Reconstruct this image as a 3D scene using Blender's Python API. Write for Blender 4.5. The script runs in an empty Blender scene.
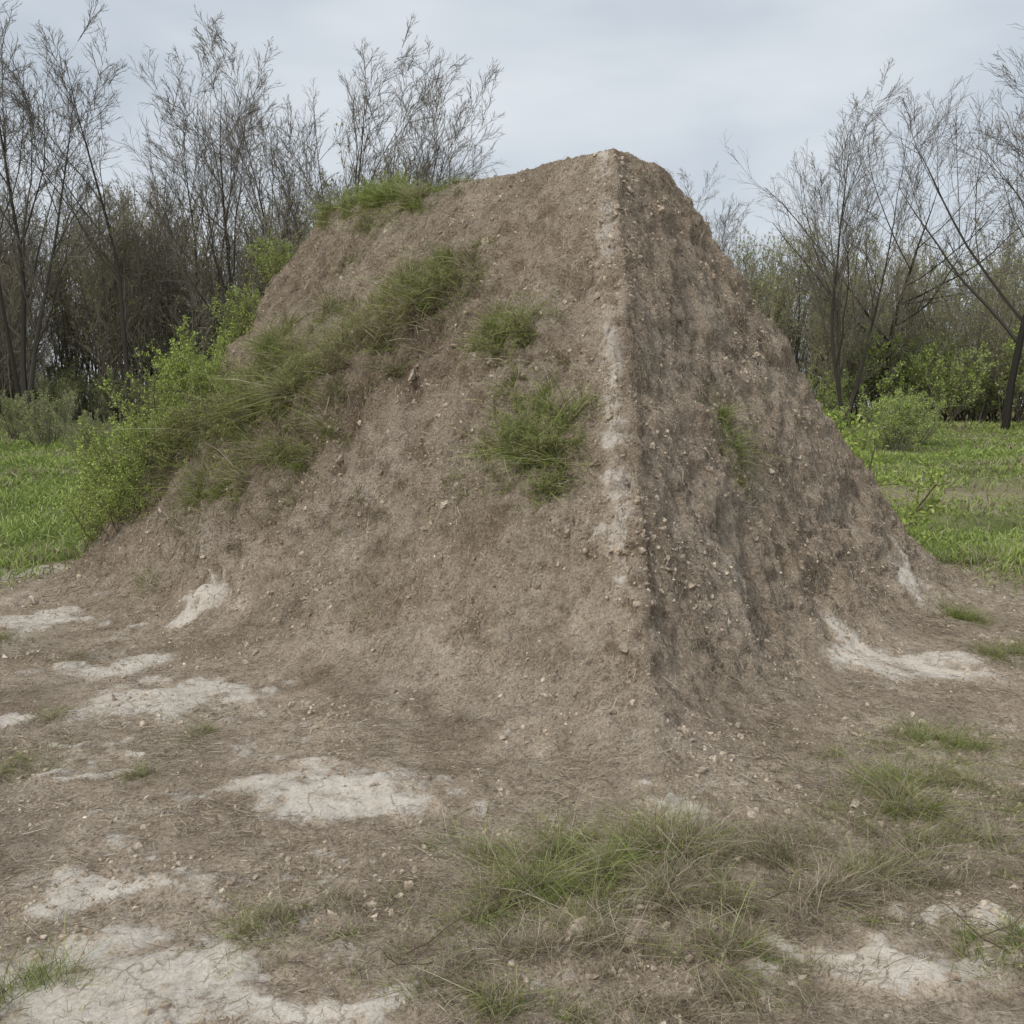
import bpy, math, numpy as np, time
from mathutils import Vector
T0=time.time()
rng=np.random.default_rng(11)
S=bpy.context.scene
COL=bpy.context.collection
# ------------------------------------------------------------ noise
perm=np.arange(256); rng.shuffle(perm)
G=rng.normal(size=(256,3)); G/=np.linalg.norm(G,axis=1)[:,None]
def pn(p):
    p=np.asarray(p,dtype=np.float64)
    i=np.floor(p).astype(np.int64); f=p-i; u=f*f*f*(f*(f*6-15)+10)
    r=np.zeros(len(p))
    for dx in (0,1):
        a=perm[(i[:,0]+dx)&255]; wx=u[:,0] if dx else 1-u[:,0]
        for dy in (0,1):
            b=perm[(a+i[:,1]+dy)&255]; wy=u[:,1] if dy else 1-u[:,1]
            for dz in (0,1):
                g=G[perm[(b+i[:,2]+dz)&255]]; wz=u[:,2] if dz else 1-u[:,2]
                d=g[:,0]*(f[:,0]-dx)+g[:,1]*(f[:,1]-dy)+g[:,2]*(f[:,2]-dz)
                r+=wx*wy*wz*d
    return r*1.5
def fbm(p,o=4,gain=.5):
    r=0;a=1;p=np.array(p)
    for k in range(o):
        r=r+a*pn(p+k*17.3); p=p*2.03; a*=gain
    return r
def ridged(p,o=4,gain=.5):
    r=0;a=1;p=np.array(p)
    for k in range(o):
        r=r+a*(1-2*np.abs(pn(p+k*9.1))); p=p*2.1; a*=gain
    return r
def worley(p):
    i=np.floor(p).astype(np.int64); f=p-i; best=np.full(len(p),9.); cid=np.zeros(len(p))
    rt=(perm/255.0)
    for dx in (-1,0,1):
        for dy in (-1,0,1):
            for dz in (-1,0,1):
                h=perm[(perm[(perm[(i[:,0]+dx)&255]+i[:,1]+dy)&255]+i[:,2]+dz)&255]
                q=np.stack([dx+rt[h]-f[:,0],dy+rt[(h+57)&255]-f[:,1],dz+rt[(h+131)&255]-f[:,2]],1)
                d=(q*q).sum(1); m=d<best; best=np.where(m,d,best); cid=np.where(m,rt[(h+91)&255],cid)
    return np.sqrt(best),cid
def sst(a,b,x):
    t=np.clip((x-a)/(b-a),0,1); return t*t*(3-2*t)
# ------------------------------------------------------------ mesh helper
def mk(name,V,Q=None,T=None,mats=(),attrs=None,smooth=False,mi=None,normals=None,link=True):
    me=bpy.data.meshes.new(name)
    V=np.ascontiguousarray(V,dtype=np.float32)
    nq=0 if Q is None else len(Q); nt=0 if T is None else len(T)
    me.vertices.add(len(V)); me.vertices.foreach_set("co",V.ravel())
    lv=[];
    if nq: lv.append(np.asarray(Q).ravel())
    if nt: lv.append(np.asarray(T).ravel())
    lv=np.concatenate(lv).astype(np.int32)
    me.loops.add(len(lv)); me.loops.foreach_set("vertex_index",lv)
    st=np.concatenate([np.arange(nq)*4, nq*4+np.arange(nt)*3]).astype(np.int32)
    me.polygons.add(nq+nt); me.polygons.foreach_set("loop_start",st)
    for m in mats: me.materials.append(m)
    if mi is not None: me.polygons.foreach_set("material_index",np.asarray(mi,dtype=np.int32))
    me.polygons.foreach_set("use_smooth",np.full(nq+nt,smooth))
    me.update(calc_edges=True)
    if attrs:
        for k,a in attrs.items():
            a=np.asarray(a,dtype=np.float32)
            if a.ndim==1:
                at=me.attributes.new(k,'FLOAT','POINT'); at.data.foreach_set("value",a)
            else:
                if a.shape[1]==3: a=np.concatenate([a,np.ones((len(a),1),np.float32)],1)
                at=me.attributes.new(k,'FLOAT_COLOR','POINT'); at.data.foreach_set("color",np.ascontiguousarray(a).ravel())
    if normals is not None:
        try: me.normals_split_custom_set_from_vertices(np.asarray(normals,dtype=np.float32))
        except Exception as e: print("nrm",e)
    if not link: return me
    o=bpy.data.objects.new(name,me); COL.objects.link(o); return o
# ------------------------------------------------------------ materials
def newmat(n):
    m=bpy.data.materials.new(n); m.use_nodes=True; nt=m.node_tree; nt.nodes.clear()
    out=nt.nodes.new("ShaderNodeOutputMaterial"); return m,nt,out
def soil_material():
    m,nt,out=newmat("soil"); N=nt.nodes; L=nt.links
    b=N.new("ShaderNodeBsdfDiffuse"); b.inputs["Roughness"].default_value=.6
    L.new(b.outputs[0],out.inputs[0])
    tc=N.new("ShaderNodeTexCoord"); co=tc.outputs["Object"]
    def noise(sc,det=4,ro=.6,dist=0):
        n=N.new("ShaderNodeTexNoise"); n.inputs["Scale"].default_value=sc; n.inputs["Detail"].default_value=det
        n.inputs["Roughness"].default_value=ro; n.inputs["Distortion"].default_value=dist; L.new(co,n.inputs["Vector"]); return n.outputs["Fac"]
    def ramp(src,stops):
        r=N.new("ShaderNodeValToRGB"); L.new(src,r.inputs[0]); e=r.color_ramp.elements
        while len(e)<len(stops): e.new(.5)
        for k,(p,c) in enumerate(stops): e[k].position=p; e[k].color=(*c,1) if len(c)==3 else c
        return r.outputs[0]
    def mix(f,a,c,mode='MIX'):
        x=N.new("ShaderNodeMix"); x.data_type='RGBA'; x.blend_type=mode
        if isinstance(f,float): x.inputs[0].default_value=f
        else: L.new(f,x.inputs[0])
        for s,v in ((6,a),(7,c)):
            if isinstance(v,tuple): x.inputs[s].default_value=(*v,1)
            else: L.new(v,x.inputs[s])
        return x.outputs[2]
    def attr(n):
        a=N.new("ShaderNodeAttribute"); a.attribute_name=n; return a.outputs["Fac"]
    def math_(op,a,c=None,clamp=False):
        x=N.new("ShaderNodeMath"); x.operation=op; x.use_clamp=clamp
        for s,v in ((0,a),(1,c)):
            if v is None: continue
            if isinstance(v,(int,float)): x.inputs[s].default_value=v
            else: L.new(v,x.inputs[s])
        return x.outputs[0]
    base=ramp(noise(1.3,5,.65),[(.30,(.45,.36,.265)),(.5,(.565,.465,.36)),(.72,(.66,.565,.455))])
    mott=ramp(noise(8,5,.72),[(.3,(.64,.605,.565)),(.5,(1,1,1)),(.75,(1.2,1.2,1.19))])
    c=mix(1.0,base,mott,'MULTIPLY')
    grain=ramp(noise(70,5,.9),[(.33,(.26,.235,.21)),(.5,(1,1,1)),(.66,(1.48,1.46,1.43))])
    c=mix(.95,c,grain,'MULTIPLY')
    pal=attr("pale"); f=math_('ADD',pal,math_('MULTIPLY',math_('SUBTRACT',noise(6,9,.8),.5),2.0))
    pf=N.new("ShaderNodeMapRange"); pf.interpolation_type='SMOOTHSTEP'; L.new(f,pf.inputs[0]); pf.inputs[1].default_value=.42; pf.inputs[2].default_value=.68
    pc=ramp(noise(12,6,.75),[(.3,(.60,.525,.43)),(.5,(.77,.70,.605)),(.7,(.82,.765,.69))])
    cv=N.new("ShaderNodeTexVoronoi"); cv.feature='DISTANCE_TO_EDGE'; cv.inputs["Scale"].default_value=3.6
    wv=N.new("ShaderNodeMix"); wv.data_type='RGBA'; wv.inputs[0].default_value=.22; nn_=N.new("ShaderNodeTexNoise"); nn_.inputs["Scale"].default_value=5; nn_.inputs["Detail"].default_value=5
    L.new(co,nn_.inputs[0]); L.new(co,wv.inputs[6]); L.new(nn_.outputs["Color"],wv.inputs[7]); L.new(wv.outputs[2],cv.inputs["Vector"])
    crk=ramp(cv.outputs["Distance"],[(.0,(.34,.30,.26)),(.018,(1,1,1)),(1,(1,1,1))])
    pc=mix(.65,pc,crk,'MULTIPLY')
    pc=mix(.36,pc,grain,'MULTIPLY')
    c=mix(math_('MULTIPLY',pf.outputs[0],.92),c,pc)
    gr=attr("green"); gc=ramp(noise(2.5,5,.7),[(.3,(.12,.16,.045)),(.55,(.22,.28,.08)),(.75,(.34,.35,.15))])
    c=mix(gr,c,gc)
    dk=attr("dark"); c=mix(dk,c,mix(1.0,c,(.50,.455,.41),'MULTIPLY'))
    L.new(c,b.inputs["Color"])
    h=math_('MULTIPLY',noise(32,6,.78),.06)
    vo=N.new("ShaderNodeTexVoronoi"); vo.inputs["Scale"].default_value=55; L.new(co,vo.inputs["Vector"])
    h=math_('SUBTRACT',h,math_('MULTIPLY',vo.outputs["Distance"],.010))
    st=math_('SUBTRACT',1.0,math_('MULTIPLY',pal,.5),True)
    bp=N.new("ShaderNodeBump"); bp.inputs["Distance"].default_value=1.0; L.new(st,bp.inputs["Strength"]); L.new(h,bp.inputs["Height"])
    L.new(bp.outputs[0],b.inputs["Normal"])
    return m
def col_material(name,trans=.0,rough=.8,noise_scale=None):
    m,nt,out=newmat(name); N=nt.nodes; L=nt.links
    a=N.new("ShaderNodeAttribute"); a.attribute_name="col"
    c=a.outputs["Color"]
    if noise_scale:
        tc=N.new("ShaderNodeTexCoord"); n=N.new("ShaderNodeTexNoise"); n.inputs["Scale"].default_value=noise_scale; L.new(tc.outputs["Object"],n.inputs[0])
        r=N.new("ShaderNodeValToRGB"); r.color_ramp.elements[0].color=(.55,.55,.55,1); r.color_ramp.elements[1].color=(1.4,1.4,1.4,1)
        r.color_ramp.elements[0].position=.3; r.color_ramp.elements[1].position=.7
        L.new(n.outputs[0],r.inputs[0]); x=N.new("ShaderNodeMix"); x.data_type='RGBA'; x.blend_type='MULTIPLY'; x.inputs[0].default_value=1
        L.new(c,x.inputs[6]); L.new(r.outputs[0],x.inputs[7]); c=x.outputs[2]
    d=N.new("ShaderNodeBsdfDiffuse")
    L.new(c,d.inputs["Color"])
    if trans>0:
        t=N.new("ShaderNodeBsdfTranslucent"); L.new(c,t.inputs[0]); mx=N.new("ShaderNodeMixShader"); mx.inputs[0].default_value=trans
        L.new(d.outputs[0],mx.inputs[1]); L.new(t.outputs[0],mx.inputs[2]); L.new(mx.outputs[0],out.inputs[0])
    else: L.new(d.outputs[0],out.inputs[0])
    return m
M_soil=soil_material()
M_grass=col_material("grass_blade",.3)
M_straw=col_material("dry_straw_mat")
M_stone=col_material("clod",0,.95,60)
M_bark=col_material("bark")
M_leaf=col_material("leaf",.25)
# ------------------------------------------------------------ terrain
H=3.3
F=np.array([.63,4.27])
PL=[(F,(.684,.73),1.96),(F,(-.79,.61),1.557),(np.array([3.72,8.2]),(-.91,-.41),2.62),(np.array([-4.1,8.3]),(.95,-.3),2.0),(np.array([0,13.5]),(0,-1),2.5)]
def svals(x,y): return [((x-p[0])*n[0]+(y-p[1])*n[1])/L for p,n,L in PL]
def sp(s,k): return np.logaddexp(0,k*s)/k
def smin(a,b,k):
    h=np.clip(.5+.5*(b-a)/k,0,1); return b*(1-h)+a*h-k*h*(1-h)
def rise(x,y):
    r=np.hypot(x,y)
    return .95*np.clip((r-13)/27,0,1)**1.4
def base_s(x,y,warp=None):
    v=svals(x,y)
    if warp is not None: v=[a+w for a,w in zip(v,warp)]
    s=np.minimum(v[0],v[1])
    s=smin(s,v[2],.05); s=smin(s,v[3],.12); s=smin(s,v[4],.2)
    return s,v
def hbase(x,y,warp=None):
    s,v=base_s(x,y,warp); s2=(s-.04)/.96
    g=.85*sp(s2,12)+.15*sp(s2,4)
    g=smin(g,np.ones_like(g),.012)
    return H*g+rise(x,y),s,v
st=.016
gro=st*np.cumsum(1.06**np.arange(1,126))
xs=np.arange(-4.9,4.9,st); xs=np.concatenate([(xs[0]-gro)[::-1],xs,xs[-1]+gro])
ys=np.arange(1.9,9.7,st); ys=np.concatenate([(ys[0]-gro)[::-1],ys,ys[-1]+gro])
nx,ny=len(xs),len(ys)
X,Y=np.meshgrid(xs,ys); x=X.ravel(); y=Y.ravel()
P2=np.stack([x,y,np.zeros_like(x)],1)
w0=.018*fbm(P2*.9,2); w1=w0+.020*fbm(P2*4.5+31,3); w2=.05*fbm(P2*1.1+51,3); w3=.09*fbm(P2*1.1+71,3)
z,s,v=hbase(x,y,[w0,w1,w2,w3,w3])
near=1-sst(10,16,np.hypot(x,y-5))
z=z+near*.03*fbm(P2*.9+5,3)*(z<2.9)+ (1-near)*.05*pn(P2*.12)
V=np.stack([x,y,z],1)
def normals(V):
    W=V.reshape(ny,nx,3)
    n=np.cross(np.gradient(W,axis=1),np.gradient(W,axis=0)).reshape(-1,3)
    return n/np.maximum(np.linalg.norm(n,axis=1)[:,None],1e-20)
Nn=normals(V)
mound=sst(-.12,.12,s)
PALE=[(-1.14,2.62,.48,.26),(-1.33,3.17,.45,.12),(-.75,3.96,.48,.25),(-2.2,6.85,.36,.18),(-1.88,5.28,.42,.40),(-1.8,4.2,.13,.08),(-1.72,4.48,.13,.07),
(-3.43,7.2,.4,.28),(3.0,7.55,.26,.32),(2.15,5.96,.2,.34),(2.5,5.85,.40,.30),(1.0,2.74,.48,.15),(.68,3.65,.18,.12),(1.45,2.94,.22,.08),(.33,5.22,.07,.07),
(-2.09,4.38,.18,.06),(-.6,2.45,.35,.10),(-4.7,9.3,.5,.4),(-2.35,5.9,.33,.26),(-1.5,2.2,.3,.2),(-2.7,4.9,.25,.15)]
pale=np.zeros_like(x)
wx=x+.24*fbm(P2*3+3,4)*near; wy=y+.24*fbm(P2*3+13,4)*near
for a,b,ra,rb in PALE:
    q=((wx-a)/ra)**2+((wy-b)/rb)**2
    pale=np.maximum(pale,.96*np.exp(-q*.8))
pale=np.maximum(pale,(.40-.14*mound)*sst(-.3,.4,fbm(V*1.2+77,3))*near)
ridge_d=(v[0]-v[1])
on=sst(.0,.15,s)
rprox=np.exp(-(ridge_d/.14)**2)*on
rg=np.exp(-((ridge_d+.035)/.05)**2)*on*(z<H+.05)
rwide=np.exp(-((ridge_d+.075)/.085)**2)*on*(ridge_d<.02)
pale=np.maximum(pale,rwide*(.56+.35*pn(V*2.0)))
# vegetation blobs
MT=[(-.50,7.30,.34,.22,.6,1),(-.32,7.12,.2,.18,.6,1),(-.70,7.36,.34,.24,.52,1),(-.95,7.45,.32,.25,.5,1),(-1.2,7.52,.32,.25,.52,1),(-1.45,7.6,.36,.26,.6,1.1),(-1.75,7.75,.36,.28,.6,1.1),
(-2.1,8.0,.38,.3,.7,1.2),(-2.5,8.35,.38,.3,.75,1.2),(-2.85,8.6,.38,.3,.8,1.2),(-1.3,7.25,.24,.2,.35,.8),(-1.9,7.45,.3,.25,.45,.9),(-2.4,7.8,.3,.25,.5,.9),(-.9,7.15,.2,.15,.25,.6),(-3.1,8.5,.3,.3,.8,1.1),
(-2.2,7.6,.25,.2,.45,.7),(-1.6,7.35,.25,.2,.35,.7),(-2.0,8.2,.3,.3,.7,.9),(-1.5,7.9,.25,.2,.5,.7),
(-.12,6.5,.22,.17,.75,1),(.05,6.32,.25,.18,.85,1.1),(-.02,6.18,.13,.13,.7,.8),(.1,5.86,.26,.2,.9,1.1),(.22,5.7,.25,.2,.9,1.1),(.0,5.95,.16,.15,.65,.8),(.12,5.55,.2,.17,.65,.7),(.1,5.72,.22,.18,.85,.9),
(-1.57,7.23,.17,.15,.9,1.1),(1.41,6.35,.18,.15,.75,1.1),(1.3,6.4,.13,.12,.6,1),(1.46,6.25,.14,.12,.55,.9),(-1.44,8.03,.16,.16,.4,.9),(-1.57,7.0,.15,.13,.5,.8),(-2.82,7.6,.16,.12,.65,.8),(-1.37,8.4,.14,.12,.55,.7),
(-.45,7.95,.16,.12,.7,.8),(-.7,8.2,.22,.18,.85,1),(-.96,8.47,.26,.22,.85,1.1),(-1.25,8.75,.28,.22,.85,1.1),(-1.55,9.0,.26,.2,.8,1.1),(-.55,7.1,.2,.14,.2,.5),(-1.05,6.6,.3,.07,.2,.35),(-.3,6.0,.3,.07,.2,.35),(-.9,6.0,.3,.07,.2,.3)]
GT=[(.26,3.24,.30,.20,.66,1.1),(.15,3.12,.25,.18,.55,1),(.42,3.32,.25,.19,.6,1),(.03,2.97,.24,.15,.45,.8),(.56,3.2,.26,.16,.32,.8),(-.37,2.62,.14,.12,.55,.9),(.02,2.50,.14,.09,.75,1),(-.73,2.88,.18,.12,.5,.9),
(1.54,3.83,.28,.17,.55,1),(1.95,4.52,.30,.15,.65,1),(1.9,3.93,.25,.15,.5,.9),(1.36,3.5,.25,.16,.4,.8),(1.7,4.15,.26,.15,.5,.8),(1.37,2.75,.15,.09,.8,1),(1.5,2.8,.12,.1,.8,1),(-2.21,4.26,.2,.14,.5,.9),(-1.58,4.15,.1,.1,.55,1),(-1.53,4.69,.11,.09,.6,1),
(-1.36,2.55,.17,.15,.6,.9),(.875,2.6,.12,.08,.5,.8),(3.17,6.17,.22,.18,.75,1),(3.3,7.2,.2,.15,.75,1),(-.17,3.43,.15,.1,.5,.8),(-2.75,6.05,.12,.1,.6,.9),(-2.31,4.97,.14,.08,.5,.7),(.75,3.2,.32,.16,.1,1.2),(.3,2.66,.32,.14,.12,1.1),(.96,3.15,.3,.15,.1,1.1),(.6,2.75,.32,.13,.08,1.1),
(-3.4,6.6,.15,.09,.5,.8),(-.1,2.75,.26,.13,.2,1),(1.7,3.3,.3,.12,.15,.9),(-.5,2.95,.22,.1,.15,.7),(.1,2.4,.25,.1,.2,.7),(1.2,3.3,.3,.14,.15,1),(.9,3.5,.25,.1,.08,.8),(-.6,3.3,.2,.07,.15,.4),(1.3,4.3,.3,.07,.15,.4),(2.3,4.2,.25,.12,.4,.7)]
ov=np.zeros_like(x)
for a,b,r,l,g,w_ in MT[:27]:
    ov=np.maximum(ov,np.exp(-(((x-a)/r)**2+((y-b)/r)**2)))
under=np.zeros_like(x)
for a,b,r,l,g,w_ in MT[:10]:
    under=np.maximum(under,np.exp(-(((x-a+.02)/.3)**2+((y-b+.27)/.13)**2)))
# displacement
Pd=V.copy()
big=fbm(Pd*1.6,3); mid=fbm(Pd*4.6+40,5,.6)
cl=ridged(Pd*np.array([3.0,3.0,4.5])+20,4,.55)
fine=fbm(Pd*20+9,3,.7)
topq=sst(.86,.97,z/H)
kk_=(1-.85*rprox)*(1-.7*topq)
amp=(.28+.72*mound)
rface=sst(.02,.12,v[0]-v[1])*on
sel_=np.nonzero((near>.5)&(np.abs(x)<5)&(y>1.9)&(y<9.7))[0]
wd=np.zeros_like(x); wc=np.zeros_like(x); wd2=np.zeros_like(x); wc2=np.zeros_like(x)
Pw=Pd[sel_]+.03*np.stack([pn(Pd[sel_]*9),pn(Pd[sel_]*9+5),pn(Pd[sel_]*9+8)],1)
a_,b_=worley(Pw*7.5); wd[sel_]=a_; wc[sel_]=b_
a_,b_=worley(Pw*17+3); wd2[sel_]=a_; wc2[sel_]=b_
crum=sst(-.35,.5,fbm(Pd*1.1+33,3))*mound
clod=(wc-.5)*sst(.75,.35,wd)+.6*(wc2-.5)*sst(.75,.35,wd2)
disp=near*(amp*kk_*(.05*big+(.036-.008*rface)*mid+.016*(cl-.3)+.046*clod*(.2+.8*crum))+(.35+.65*mound)*.014*fine)
Pp=Pd+.07*np.stack([fbm(Pd*6,3),fbm(Pd*6+15,3),fbm(Pd*6+28,3)],1)
pmask=sst(-.1,.35,fbm(Pd*.9+133,2))
pit=np.maximum(.8*sst(.48,.62,pn(Pp*3.7+65)), .9*sst(.42,.54,pn(Pp*8+163))*(.25+.75*pmask))*mound*(1-rprox)*(1-topq)*(1-.4*rface)
disp-=pit*.055*near
disp+=ov*.10*mound*(1-topq)-under*.06*mound
bn=pn(Pd*np.array([5,5,8])+5)+.4*pn(Pd*13)
blk=sst(.0,.08,bn)
disp+=rg*(.042*blk+.030*(wc2-.5)+.05*(wc-.5)+.010*pn(Pd*14))*(1-topq)
disp+=near*(1-mound)*.014*sst(.42,.55,pale+.45*pn(P2*7))
disp+=near*(1-mound)*.012*clod*sst(-.1,.4,fbm(P2*1.1+5,2))
V=V+Nn*disp[:,None]
Nn=normals(V)
x,y,z=V.T
d2=np.hypot(x,y)
green=sst(-.12,.3,(y-8.6)/6+ .35*fbm(P2*.6+11,3)- .25*(s>-.5))*(s<.0)
green=np.maximum(green,sst(3.9,6.5,np.abs(x)+.6*fbm(P2*.8+4,3))*sst(5,8,y))
green*=1-.75*np.exp(-((y-16.5+.8*pn(P2*.3))/2.6)**2)*(x>0)
green*=1-sst(31,37,d2)*.4
dark=np.clip(under*.7+pit*.5+.35*sst(.2,.6,fbm(Pd*1.7+91,3))*near*(1-pale),0,1)*near  # painted shade in ledge hollow and pits, plus random darker soil
dark=np.maximum(dark,rg*.85*sst(.09,.0,bn)*sst(-.14,-.02,bn))  # shadow under the ridge block overhangs, painted into the soil colour
dark=np.maximum(dark,.8*np.exp(-((ridge_d-.03)/.03)**2)*on*sst(.1,.35,wc)*.5)  # shaded right side of the ridge edge, darkened in colour
dark=np.maximum(dark,.9*sst(33,38,d2))
gi=np.arange((nx-1)*(ny-1)); r_=gi//(nx-1); c_=gi%(nx-1); a=r_*nx+c_
Q=np.stack([a,a+1,a+nx+1,a+nx],1)
fs=s[Q].mean(1); ism=fs>-.06
def sub(name,sel):
    q=Q[sel]; used,inv=np.unique(q.ravel(),return_inverse=True)
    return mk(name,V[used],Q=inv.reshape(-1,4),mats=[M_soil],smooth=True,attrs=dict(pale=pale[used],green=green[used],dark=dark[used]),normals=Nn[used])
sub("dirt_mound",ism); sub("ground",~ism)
print("terrain",time.time()-T0)
# ------------------------------------------------------------ sampler
qc=V[Q].mean(1); d1=V[Q[:,2]]-V[Q[:,0]]; d3=V[Q[:,3]]-V[Q[:,1]]
area=.5*np.linalg.norm(np.cross(d1,d3),axis=1)
palef=pale[Q[:,0]]
def sample(wt,n):
    c=np.cumsum(wt*area); k=np.searchsorted(c,rng.random(n)*c[-1]); k=np.clip(k,0,len(Q)-1)
    u=rng.random((n,1)); w=rng.random((n,1)); q=Q[k]
    P=(V[q[:,0]]*(1-u)+V[q[:,1]]*u)*(1-w)+(V[q[:,3]]*(1-u)+V[q[:,2]]*u)*w
    nn=Nn[q[:,0]]; return P,nn,k
def unit(a): return a/np.maximum(np.linalg.norm(a,axis=1)[:,None],1e-9)
def blades(name,P,D,Ln,W,droop,C,mat,link=True,tipmul=1.25,rootmul=.55):
    n=len(P); t=np.array([0,.35,.7,1.0]); wd=np.array([.8,1,.7])
    side=unit(np.cross(D,rng.normal(size=(n,3))))*W[:,None]*.5
    cen=P[:,None,:]+D[:,None,:]*Ln[:,None,None]*t[None,:,None]+droop[:,None,:]*(t**2)[None,:,None]
    V_=np.empty((n,7,3))
    for k in range(3):
        V_[:,2*k]=cen[:,k]-side*wd[k]; V_[:,2*k+1]=cen[:,k]+side*wd[k]
    V_[:,6]=cen[:,3]
    o=(np.arange(n)*7)[:,None]
    Qb=np.concatenate([o+np.array([0,1,3,2]),o+np.array([2,3,5,4])]); Tb=o+np.array([4,5,6])
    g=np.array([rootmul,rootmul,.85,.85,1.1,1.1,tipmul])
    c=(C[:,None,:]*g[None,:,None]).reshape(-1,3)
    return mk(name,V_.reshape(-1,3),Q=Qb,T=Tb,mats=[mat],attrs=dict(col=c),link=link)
GREEN=np.array([[.31,.38,.105],[.42,.48,.15],[.49,.54,.21],[.22,.275,.08]])
DRY=np.array([[.60,.52,.38],[.47,.39,.27],[.70,.61,.47],[.31,.245,.165]])
def tufts(name,blobs,dens,wmul,jit=.8,th=.0):
    Ps=[];Ds=[];Ls=[];Ws=[];Dr=[];Cs=[]
    for a_,b_,r,l,g,w_ in blobs:
        m=np.nonzero((np.abs(qc[:,0]-a_)<2.2*r)&(np.abs(qc[:,1]-b_)<2.2*r))[0]
        if len(m)==0: continue
        zc=qc[m[np.argmin((qc[m,0]-a_)**2+(qc[m,1]-b_)**2)]]
        q=((qc[m]-zc)**2).sum(1)/r**2
        wt=np.exp(-q*1.3)*(.06+sst(th-.1,th+.35,pn(qc[m]*7)+.4*pn(qc[m]*19)))*area[m]
        n=int(dens*w_*r*r*3.14)
        c=np.cumsum(wt); kk=m[np.clip(np.searchsorted(c,rng.random(n)*c[-1]),0,len(m)-1)]
        P=qc[kk]+rng.normal(size=(n,3))*np.array([.012,.012,0]); nn=Nn[kk]
        rad=unit(P-zc)*.35
        lean=np.stack([pn(P*8+1),pn(P*8+21),.4*pn(P*8+41)],1)*1.6
        D=unit(nn*.5+np.array([0,0,.7])+rad+lean+rng.normal(size=(n,3))*jit*.75)
        rr=np.sqrt(((P-zc)**2).sum(1))/r
        Ln=l*rng.gamma(3.2,.22,n).clip(.15,2.0)*np.clip(1.15-.45*rr,.35,1.2)*np.clip(1+1.3*pn(P*6+3),.4,1.6)
        dr=np.zeros((n,3)); dr[:,2]=-Ln*rng.uniform(.1,.7,n); dr[:,:2]+=nn[:,:2]*Ln[:,None]*.2+rng.normal(size=(n,2))*Ln[:,None]*.45
        gg=np.clip(g+.6*pn(P*5)-.25*(rr-.6),0,1)
        Ps.append(P-nn*.005);Ds.append(D);Ls.append(Ln);Ws.append(rng.uniform(.0014,.0034,n)*wmul);Dr.append(dr)
        kx=rng.random(n)<gg
        Cs.append(np.where(kx[:,None],GREEN[rng.integers(0,4,n)],DRY[rng.integers(0,4,n)])*rng.uniform(.55,1.2,(n,1)))
    cat=np.concatenate
    return blades(name,cat(Ps),cat(Ds),cat(Ls),cat(Ws),cat(Dr),cat(Cs),M_grass)
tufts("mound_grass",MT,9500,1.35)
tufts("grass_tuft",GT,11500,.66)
# straw litter
dist=np.hypot(qc[:,0],qc[:,1])
wlit=(1/np.maximum(dist,2.6)**1.0)*(dist<11)*(1-.75*sst(.45,.75,palef))*np.clip(.45+1.3*fbm(qc*2.1+7,2)+.3,.08,2)*(qc[:,1]>1.9)*(1-.7*green[Q[:,0]])*(fs<1.0)
n=270000
P,nn,k=sample(wlit,n)
tg=unit(np.cross(nn,rng.normal(size=(n,3)))); dd=np.hypot(P[:,0],P[:,1])
D=unit(tg+nn*rng.uniform(-.02,.36,(n,1))); Ln=rng.gamma(2.0,.014,n)+.010
dr=-nn*(Ln*rng.uniform(.05,.35,n))[:,None]+np.cross(nn,tg)*(Ln*rng.normal(size=n)*.4)[:,None]
C=np.array([[.66,.565,.43],[.54,.445,.325],[.78,.70,.56],[.18,.14,.10],[.26,.205,.145],[.58,.485,.365]])[rng.integers(0,6,n)]*rng.uniform(.6,1.15,(n,1))
blades("dry_straw",P+nn*.003,D,Ln,.0008+.00030*dd*rng.uniform(.4,1.2,n),dr,C,M_straw,tipmul=1,rootmul=.9)
# clods and stones
def ico(sub):
    import bmesh
    bm=bmesh.new(); bmesh.ops.create_icosphere(bm,subdivisions=sub,radius=1)
    v=np.array([q.co[:] for q in bm.verts]); f=np.array([[w.index for w in q.verts] for q in bm.faces]); bm.free(); return v,f
def stones(name,n,sub,size,wt,cols,sink=.1,rough=.8):
    bv,bf=ico(sub); P,nn,k=sample(wt,n)
    sz=size(n)
    R=rng.normal(size=(n,3,3)); q,_=np.linalg.qr(R)
    sc=rng.uniform(.45,1.25,(n,1,3)); base=bv[None]*sc
    off=rng.uniform(0,200,(n,1,3))
    nz=pn((bv[None]*1.7+off).reshape(-1,3)).reshape(n,-1,1)
    base=base*(1+rough*nz); W=np.einsum('nvi,nij->nvj',base,q)*sz[:,None,None]
    W=W+(P+nn*(sz*sink)[:,None])[:,None,:]
    T=(np.arange(n)[:,None,None]*len(bv)+bf[None]).reshape(-1,3)
    C=cols[rng.integers(0,len(cols),n)]*rng.uniform(.75,1.15,(n,1)); C=np.repeat(C,len(bv),0)
    return mk(name,W.reshape(-1,3),T=T,mats=[M_stone],attrs=dict(col=C),smooth=False)
wst=(dist<10)*(qc[:,1]>1.9)*(1-.5*green[Q[:,0]])*np.clip(.2+1.5*fbm(qc*1.7+57,3)+.4*mound[Q[:,0]],.02,2)/np.maximum(dist,3)
scol=np.array([[.51,.42,.32],[.56,.465,.36],[.45,.36,.27],[.61,.52,.41]])
stones("soil_clods",30000,1,lambda n:.0025+rng.gamma(1.3,.0033,n),wst*(1+.6*rprox[Q[:,0]]),scol)
stones("stones",240,2,lambda n:.008+rng.gamma(1.2,.007,n),wst*(1+2*rg[Q[:,0]]),scol*1.0)
print("litter",time.time()-T0)
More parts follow.
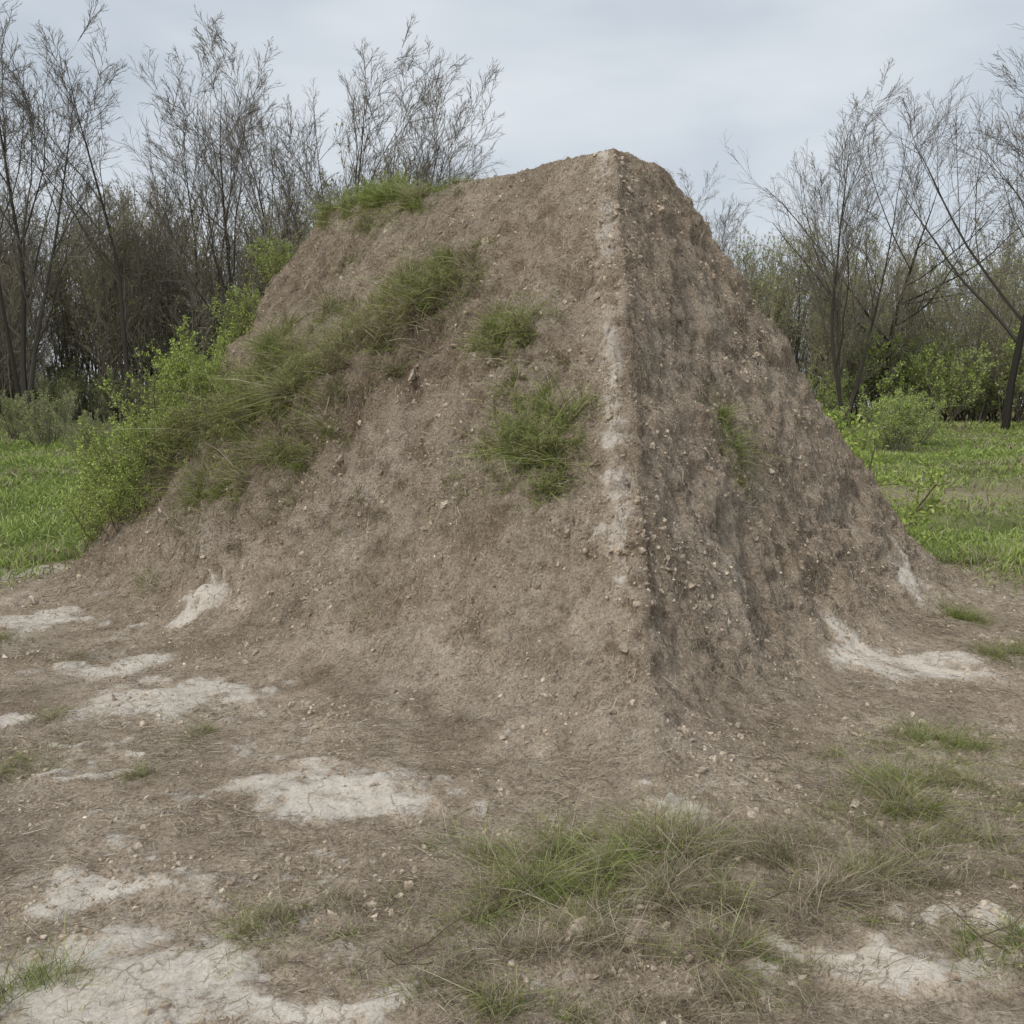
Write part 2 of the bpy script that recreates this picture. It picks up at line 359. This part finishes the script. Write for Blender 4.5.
# field grass
fy=qc[:,1]; fx=qc[:,0]
vis=(np.abs(fx)<fy*.62+1.5)&(fy>5.5)&(fy<39)
wf=green[Q[:,0]]*vis/np.maximum(dist,6)**1.55*np.clip(.5+1.2*fbm(qc*.5+3,2),.12,1.5)*(fs<-.05)
n=150000
P,nn,k=sample(wf,n); dd=np.hypot(P[:,0],P[:,1])
D=unit(np.array([0,0,1.])+rng.normal(size=(n,3))*.45); Ln=rng.uniform(.04,.14,n)*(1+.015*dd)*np.clip(1+1.2*pn(P*.7),.4,1.8)
dr=rng.normal(size=(n,3))*(Ln*.3)[:,None]; dr[:,2]=-Ln*rng.uniform(0,.4,n)
kx=rng.random(n)<np.clip(.80+.8*pn(P*.35+8),.25,.97)
FG=np.array([[.37,.46,.13],[.45,.54,.17],[.28,.37,.10],[.51,.57,.22]])
C=np.where(kx[:,None],FG[rng.integers(0,4,n)],DRY[rng.integers(0,4,n)]*.85)*rng.uniform(.75,1.2,(n,1))
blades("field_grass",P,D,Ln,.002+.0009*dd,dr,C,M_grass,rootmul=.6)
# ------------------------------------------------------------ woody plants
def tubes(pts,rad,k):
    n,m,_=pts.shape
    tg=np.gradient(pts,axis=1); tg/=np.maximum(np.linalg.norm(tg,axis=2,keepdims=True),1e-9)
    ref=rng.normal(size=(n,1,3)); U=np.cross(tg,ref); U/=np.maximum(np.linalg.norm(U,axis=2,keepdims=True),1e-9); W=np.cross(tg,U)
    an=np.arange(k)*2*math.pi/k
    R=pts[:,:,None,:]+rad[:,:,None,None]*(np.cos(an)[None,None,:,None]*U[:,:,None,:]+np.sin(an)[None,None,:,None]*W[:,:,None,:])
    idx=np.arange(n*m*k).reshape(n,m,k)
    a=idx[:,:-1]; b=idx[:,1:]
    q=np.stack([a,np.roll(a,-1,2),np.roll(b,-1,2),b],-1).reshape(-1,4)
    return R.reshape(-1,3),q
def plant(name,stems,levels,leaf=None,bark=((.10,.085,.065),(.17,.145,.115))):
    P,D,L,R=stems; VV=[];QQ=[];CC=[];off=0; last=None
    for li,lv in enumerate(levels):
        n=len(P); m=lv['n']; pts=np.empty((n,m+1,3)); dirs=np.empty((n,m+1,3)); pts[:,0]=P; d=D.copy(); dirs[:,0]=d
        for j in range(m):
            d=unit(d+rng.normal(size=(n,3))*lv['wob']+np.array([0,0,lv['trop']])); pts[:,j+1]=pts[:,j]+d*(L/m)[:,None]; dirs[:,j+1]=d
        t=np.linspace(0,1,m+1); rad=R[:,None]*(1-(1-lv['tip'])*t[None])
        v_,q_=tubes(pts,rad,lv['k']); VV.append(v_);QQ.append(q_+off);off+=len(v_)
        f=li/max(1,len(levels)-1); c=np.array(bark[0])*(1-f)+np.array(bark[1])*f
        CC.append(np.repeat(c[None]*rng.uniform(.75,1.25,(n,1)),(m+1)*lv['k'],0))
        last=(pts,dirs,L)
        if 'child' in lv:
            cnt,a0,a1,lr,rr,tm=lv['child']
            par=np.repeat(np.arange(n),cnt); nn_=len(par)
            tt=tm+(1-tm)*(np.tile((np.arange(cnt)+.5)/cnt,n)+rng.uniform(-.5,.5,nn_)/cnt); tt=np.clip(tt,0,.999)
            j=np.floor(tt*m).astype(int); fr=(tt*m-j)[:,None]
            p=pts[par,j]*(1-fr)+pts[par,j+1]*fr; d0=dirs[par,j+1]
            perp=unit(np.cross(d0,rng.normal(size=(nn_,3)))); an=rng.uniform(a0,a1,nn_)[:,None]
            D2=unit(d0*np.cos(an)+perp*np.sin(an))
            L2=L[par]*lr*(1.15-.65*tt)*rng.uniform(.65,1.25,nn_); R2=np.maximum(R[par]*(1-(1-lv['tip'])*tt)*rr,lv.get('rmin',.003))
            P,D,L,R=p,D2,L2,R2
    V_=np.concatenate(VV);Q_=np.concatenate(QQ);C_=np.concatenate(CC); mi=None; mats=[M_bark]
    if leaf:
        pts,dirs,L=last; cnt,sz,cols,frac,zmin=leaf
        n,m1,_=pts.shape; sel=np.repeat(np.arange(n),cnt); k=len(sel)
        tt=rng.random(k)*(m1-1); j=np.floor(tt).astype(int); fr=(tt-j)[:,None]
        p=pts[sel,j]*(1-fr)+pts[sel,np.minimum(j+1,m1-1)]*fr+rng.normal(size=(k,3))*sz*.8
        keep=(rng.random(k)<frac)&(p[:,2]>zmin); p=p[keep]; k=len(p)
        a=unit(rng.normal(size=(k,3))); b=unit(np.cross(a,rng.normal(size=(k,3)))); s_=(sz*rng.uniform(.6,1.3,k))[:,None]
        lvx=np.stack([p-a*s_,p+b*s_*.5,p+a*s_,p-b*s_*.5],1).reshape(-1,3)
        lq=(np.arange(k)*4)[:,None]+np.arange(4)+len(V_)
        lc=cols[rng.integers(0,len(cols),k)]*rng.uniform(.7,1.25,(k,1))
        mi=np.concatenate([np.zeros(len(Q_)),np.ones(k)]); V_=np.concatenate([V_,lvx]);Q_=np.concatenate([Q_,lq]);C_=np.concatenate([C_,np.repeat(lc,4,0)]); mats=[M_bark,M_leaf]
    return mk(name,V_,Q=Q_,mats=mats,attrs=dict(col=C_),mi=mi,link=False)
def one_stem(nst,h,r,spread,base=.1):
    P=np.concatenate([rng.normal(size=(nst,2))*base,np.full((nst,1),-.2)],1)
    D=unit(np.concatenate([rng.normal(size=(nst,2))*spread,np.ones((nst,1))],1))
    return P,D,h*rng.uniform(.8,1.05,nst),r*rng.uniform(.7,1.05,nst)
def tree_mesh(i,h,r,nst,spread,a0,a1,lr=.46,c0=12,dk=1.):
    lv=[dict(n=12,wob=.045,trop=.03,tip=.07,k=7,child=(c0,a0,a1,lr,.6,.22)),
        dict(n=8,wob=.08,trop=.06,tip=.2,k=5,child=(7,.35,.75,.5,.55,.2),rmin=.013),
        dict(n=5,wob=.10,trop=.05,tip=.3,k=3,child=(6,.3,.7,.55,.6,.15),rmin=.008),
        dict(n=3,wob=.13,trop=.03,tip=.5,k=3,child=(4,.25,.7,.6,.7,.2),rmin=.006),
        dict(n=2,wob=.15,trop=.02,tip=.6,k=3)]
    return plant("tree_%d"%i,one_stem(nst,h,r,spread),lv,bark=((.095*dk,.085*dk,.072*dk),(.25*dk,.22*dk,.185*dk)))
TM=[tree_mesh(0,13,.13,1,.05,.45,.8),tree_mesh(1,13,.11,3,.14,.35,.7),tree_mesh(2,12.5,.22,1,.04,.7,1.05,.72,11,.6),tree_mesh(3,13,.10,2,.07,.25,.5)]
print("trees",time.time()-T0,len(TM[0].polygons))
def rz(x_,y_): return float(rise(np.array(x_),np.array(y_)))
def place(mesh,name,x_,y_,sc,rot,parent=None):
    o=bpy.data.objects.new(name,mesh); COL.objects.link(o); o.location=(x_,y_,rz(x_,y_)-.05); o.scale=(sc[0],sc[0],sc[1]) if isinstance(sc,tuple) else (sc,)*3
    o.rotation_euler=(0,0,rot)
    if parent: o.parent=parent
    return o
TR=[(1,-17.0,35,14.4,.3),(0,-20.5,37,15,1.0),(0,-13.6,35.5,13.4,2.2),(3,-11.6,38,12.4,.5),(0,-10.0,37,12.4,4.0),(3,-8.5,38,12.4,1.6),(1,-5.7,38,12.6,2.9),(3,-3.8,38,12,5.2),(0,-1.2,40,10.5,3.1),
(3,7.4,39,8.6,.4),(1,11.6,35,10.2,1.9),(2,13.6,37,10.2,4.4),(2,16.2,33,12.0,3.5),(0,20.5,37,13,2),(1,-24,38,14,1),(2,-29,36,13,4),(0,26,36,12,1),(3,31,39,12,2)]
for m_,x_,y_,h_,r_0 in TR:
    place(TM[m_],"bare_tree",x_,y_,h_/13.5,r_0)
OL=np.array([[.31,.34,.13],[.40,.43,.17],[.25,.27,.11],[.36,.33,.19]])
LG=np.array([[.40,.47,.16],[.48,.54,.21],[.32,.37,.14],[.46,.44,.24]])
BR=np.array([[.42,.54,.13],[.53,.63,.18],[.33,.45,.10],[.58,.65,.25]])
def shrub(i,h,nst,leafcols,frac,spread,bark,lsz=.045):
    lv=[dict(n=7,wob=.07,trop=.05,tip=.25,k=4,child=(9,.25,.6,.42,.6,.12),rmin=.013),
        dict(n=4,wob=.12,trop=.08,tip=.3,k=3,child=(6,.3,.7,.5,.7,.15),rmin=.009),
        dict(n=3,wob=.16,trop=.05,tip=.5,k=3,child=(4,.3,.8,.55,.8,.1),rmin=.007),
        dict(n=2,wob=.2,trop=.03,tip=.6,k=3)]
    return plant("shrub_%d"%i,one_stem(nst,h,.045,spread,.5),lv,leaf=(2,lsz,leafcols,frac,0.1),bark=bark)
bk=((.18,.158,.125),(.38,.335,.27))
SH=[shrub(0,7,15,OL,.55,.2,bk),shrub(1,7,16,OL,.7,.24,bk),shrub(2,7,13,OL,.3,.15,((.21,.185,.15),(.43,.38,.31))),shrub(3,4,16,BR,.9,.4,bk,.07),shrub(4,4,16,LG,.8,.4,bk,.06),shrub(5,7,14,LG,.8,.22,((.2,.175,.14),(.42,.37,.29)),.05)]
thk=bpy.data.objects.new("thicket",None); COL.objects.link(thk)
for row,(yy,stp) in enumerate([(38.5,2.5),(42,2.5),(47,2.6)]):
    xx=-38.
    while xx<38:
        xx+=stp*rng.uniform(.7,1.3); yj=yy+rng.normal()*.7-.004*xx*xx
        left=xx<1
        hh=(8.1+.9*math.sin(xx*.7)+rng.normal()*.6 if left else 5.9+rng.normal()*.7)*(yy/42)
        m_=rng.choice([0,1,2,2] if left else [5,0,5,5])
        ml=7
        place(SH[m_],"thicket_shrub",xx,yj,(hh/ml*.95,hh/ml),rng.uniform(0,6.28),thk)
    if row<2:
        xx=-38
        while xx<38:
            xx+=rng.uniform(1.4,2.4); g=(xx>5 and rng.random()<.6)
            place(SH[3 if g else 4],"undergrowth",xx,yy-1.2+rng.normal()*.5,rng.uniform(.4,.85),rng.uniform(0,6.28),thk)
def small_shrub(i,h,nst,cols,frac,cnt=6,sp=.45,lsz=.016,bark=((.16,.135,.095),(.26,.23,.14))):
    lv=[dict(n=7,wob=.14,trop=.05,tip=.3,k=4,child=(10,.3,.8,.42,.6,.1),rmin=.003),
        dict(n=5,wob=.2,trop=.08,tip=.3,k=3,child=(7,.3,.8,.5,.7,.1),rmin=.002),
        dict(n=3,wob=.25,trop=.05,tip=.5,k=3)]
    return plant("green_shrub_%d"%i,one_stem(nst,h,.010,sp,.15),lv,leaf=(cnt,lsz,cols,frac,0),bark=bark)
SG=np.array([[.36,.44,.13],[.46,.54,.18],[.28,.34,.10],[.46,.43,.24]])
GS=[small_shrub(0,1,18,BR,.85),small_shrub(1,1,16,BR*.95,.75,5),small_shrub(2,1,22,BR,.95,7,.25),
    small_shrub(3,1,16,SG,.6,4,.7,.02,((.24,.20,.14),(.40,.34,.24))),small_shrub(4,1,14,SG*.95,.35,4,.6,.02,((.26,.22,.16),(.44,.38,.28)))]
def surfz(x_,y_):
    k=np.argmin((V[:,0]-x_)**2+(V[:,1]-y_)**2); return float(V[k,2])-.03
for m_,x_,y_,sc,r in [(0,-3.35,8.75,.85,1),(1,-3.0,8.9,.85,2),(0,-2.75,9.1,.8,3),(1,-2.4,9.1,.6,4),(0,-3.6,8.9,.75,5),(1,-2.1,9.2,.5,.5),(1,-2.9,8.5,.55,2.5),(0,-3.3,8.4,.5,4.4),(0,-3.0,8.5,.5,1.4),(0,-3.6,9.4,.95,.7),(1,-3.1,9.5,1.0,2.7),(0,-2.6,8.6,.45,5.7),(2,3.15,10.6,1.7,1),(2,2.95,11,1.75,4),(0,-.95,8.7,.3,1),(1,-1.4,9.0,.3,3),(1,-1.2,8.85,.3,3)]:
    o=bpy.data.objects.new("green_shrub",GS[m_]); COL.objects.link(o); o.location=(x_,y_,surfz(x_,y_)); o.scale=(sc,)*3; o.rotation_euler[2]=r
for m_,x_,y_,sc in [(3,-.45,7.25,.28),(4,-.62,7.3,.3),(3,-.82,7.38,.32),(4,-1.05,7.42,.32),(4,-1.3,7.5,.34),(3,-1.55,7.6,.34),(4,-1.8,7.75,.36),(3,-2.05,7.95,.38),(4,-2.3,8.15,.4),(3,-2.55,8.35,.42),(3,-2.8,8.45,.42),
    (4,-1.7,7.45,.28),(3,-2.1,7.7,.3),(4,-2.5,7.95,.32),(3,-.08,6.42,.22),(3,.08,6.3,.22),(3,.1,5.86,.25),(3,.22,5.72,.24),(4,.02,5.9,.2),(3,.2,5.55,.18),(3,-1.57,7.22,.16),(3,1.40,6.35,.17)]:
    o=bpy.data.objects.new("slope_bush",GS[m_]); COL.objects.link(o); o.location=(x_,y_,surfz(x_,y_)-.01); o.scale=(sc,sc,sc*.85)
    nrm=Vector((-.45,-.5,.75)); q=nrm.to_track_quat('Z','Y'); o.rotation_euler=q.to_euler(); o.rotation_euler.rotate_axis('Z',x_*9)
for x_,y_,sc in [(9.8,26,1.5),(11.0,27.5,1.4),(8.6,28,1.1),(-12.5,27,1.5),(-10.5,25,1.1),(-14.5,29,1.4)]:
    place(SH[3 if x_>0 else 4],"green_shrub",x_,y_,sc/4,x_)
lv=[dict(n=8,wob=.18,trop=0,tip=.3,k=5,child=(5,.4,.9,.5,.6,.2),rmin=.0012),dict(n=5,wob=.2,trop=.02,tip=.4,k=4,child=(3,.4,.9,.5,.7,.2),rmin=.001),dict(n=3,wob=.2,trop=0,tip=.5,k=3)]
tw=plant("twig",(np.array([[0,0,.02],[.1,.05,.02],[-.05,.1,.02]]),unit(np.array([[-1,.2,.22],[-.8,.5,.3],[1,.3,.12]])),np.array([.32,.25,.3]),np.array([.0035,.003,.003])),lv,bark=((.16,.12,.085),(.20,.16,.12)))
for x_,y_,r in [(1.42,2.72,0),(.95,3.2,1.2),(.75,3.0,2.5),(-.3,2.7,3.7)]:
    o=bpy.data.objects.new("fallen_twig",tw); COL.objects.link(o); o.location=(x_,y_,surfz(x_,y_)+.04); o.rotation_euler[2]=r; o.scale=(.8,)*3
print("all",time.time()-T0)
# ------------------------------------------------------------ world, sun, camera
sd=Vector((-.55,-.56,.85)).normalized()
el=math.asin(sd.z); az=math.atan2(sd.x,sd.y)
w=bpy.data.worlds.new("World"); S.world=w; w.use_nodes=True; nt=w.node_tree; N=nt.nodes; L=nt.links
bg=N["Background"]; bg.inputs[1].default_value=.108
sky=N.new("ShaderNodeTexSky"); sky.sky_type='NISHITA'; sky.sun_disc=False; sky.sun_elevation=el; sky.sun_rotation=az%(2*math.pi)
tc=N.new("ShaderNodeTexCoord"); mp=N.new("ShaderNodeMapping"); mp.inputs["Scale"].default_value=(1,1,2.6); L.new(tc.outputs["Generated"],mp.inputs[0])
no=N.new("ShaderNodeTexNoise"); no.inputs["Scale"].default_value=2.3; no.inputs["Detail"].default_value=4; no.inputs["Roughness"].default_value=.5; no.inputs["Distortion"].default_value=.2; L.new(mp.outputs[0],no.inputs[0])
rp=N.new("ShaderNodeValToRGB"); L.new(no.outputs[0],rp.inputs[0]); rp.color_ramp.elements[0].position=.34; rp.color_ramp.elements[1].position=.66
rp.color_ramp.elements[0].color=(.46,.525,.60,1); rp.color_ramp.elements[1].color=(.71,.75,.79,1)
sc=N.new("ShaderNodeVectorMath"); sc.operation='SCALE'; sc.inputs[3].default_value=10; L.new(rp.outputs[0],sc.inputs[0])
mx=N.new("ShaderNodeMix"); mx.data_type='RGBA'; mx.inputs[0].default_value=.92; L.new(sky.outputs[0],mx.inputs[6]); L.new(sc.outputs[0],mx.inputs[7])
L.new(mx.outputs[2],bg.inputs[0])
l=bpy.data.lights.new("sun","SUN"); l.energy=1.5; l.angle=math.radians(14); l.color=(1,.94,.86)
lo=bpy.data.objects.new("sun",l); lo.rotation_euler=sd.to_track_quat('Z','Y').to_euler(); COL.objects.link(lo)
cam=bpy.data.cameras.new("camera"); co=bpy.data.objects.new("camera",cam); COL.objects.link(co)
co.location=(0,0,1.6); co.rotation_euler=(math.radians(90-6.1),0,0); cam.lens=35.16; cam.clip_end=2000
S.camera=co
S.view_settings.view_transform='Standard'; S.view_settings.look='None'; S.view_settings.exposure=0
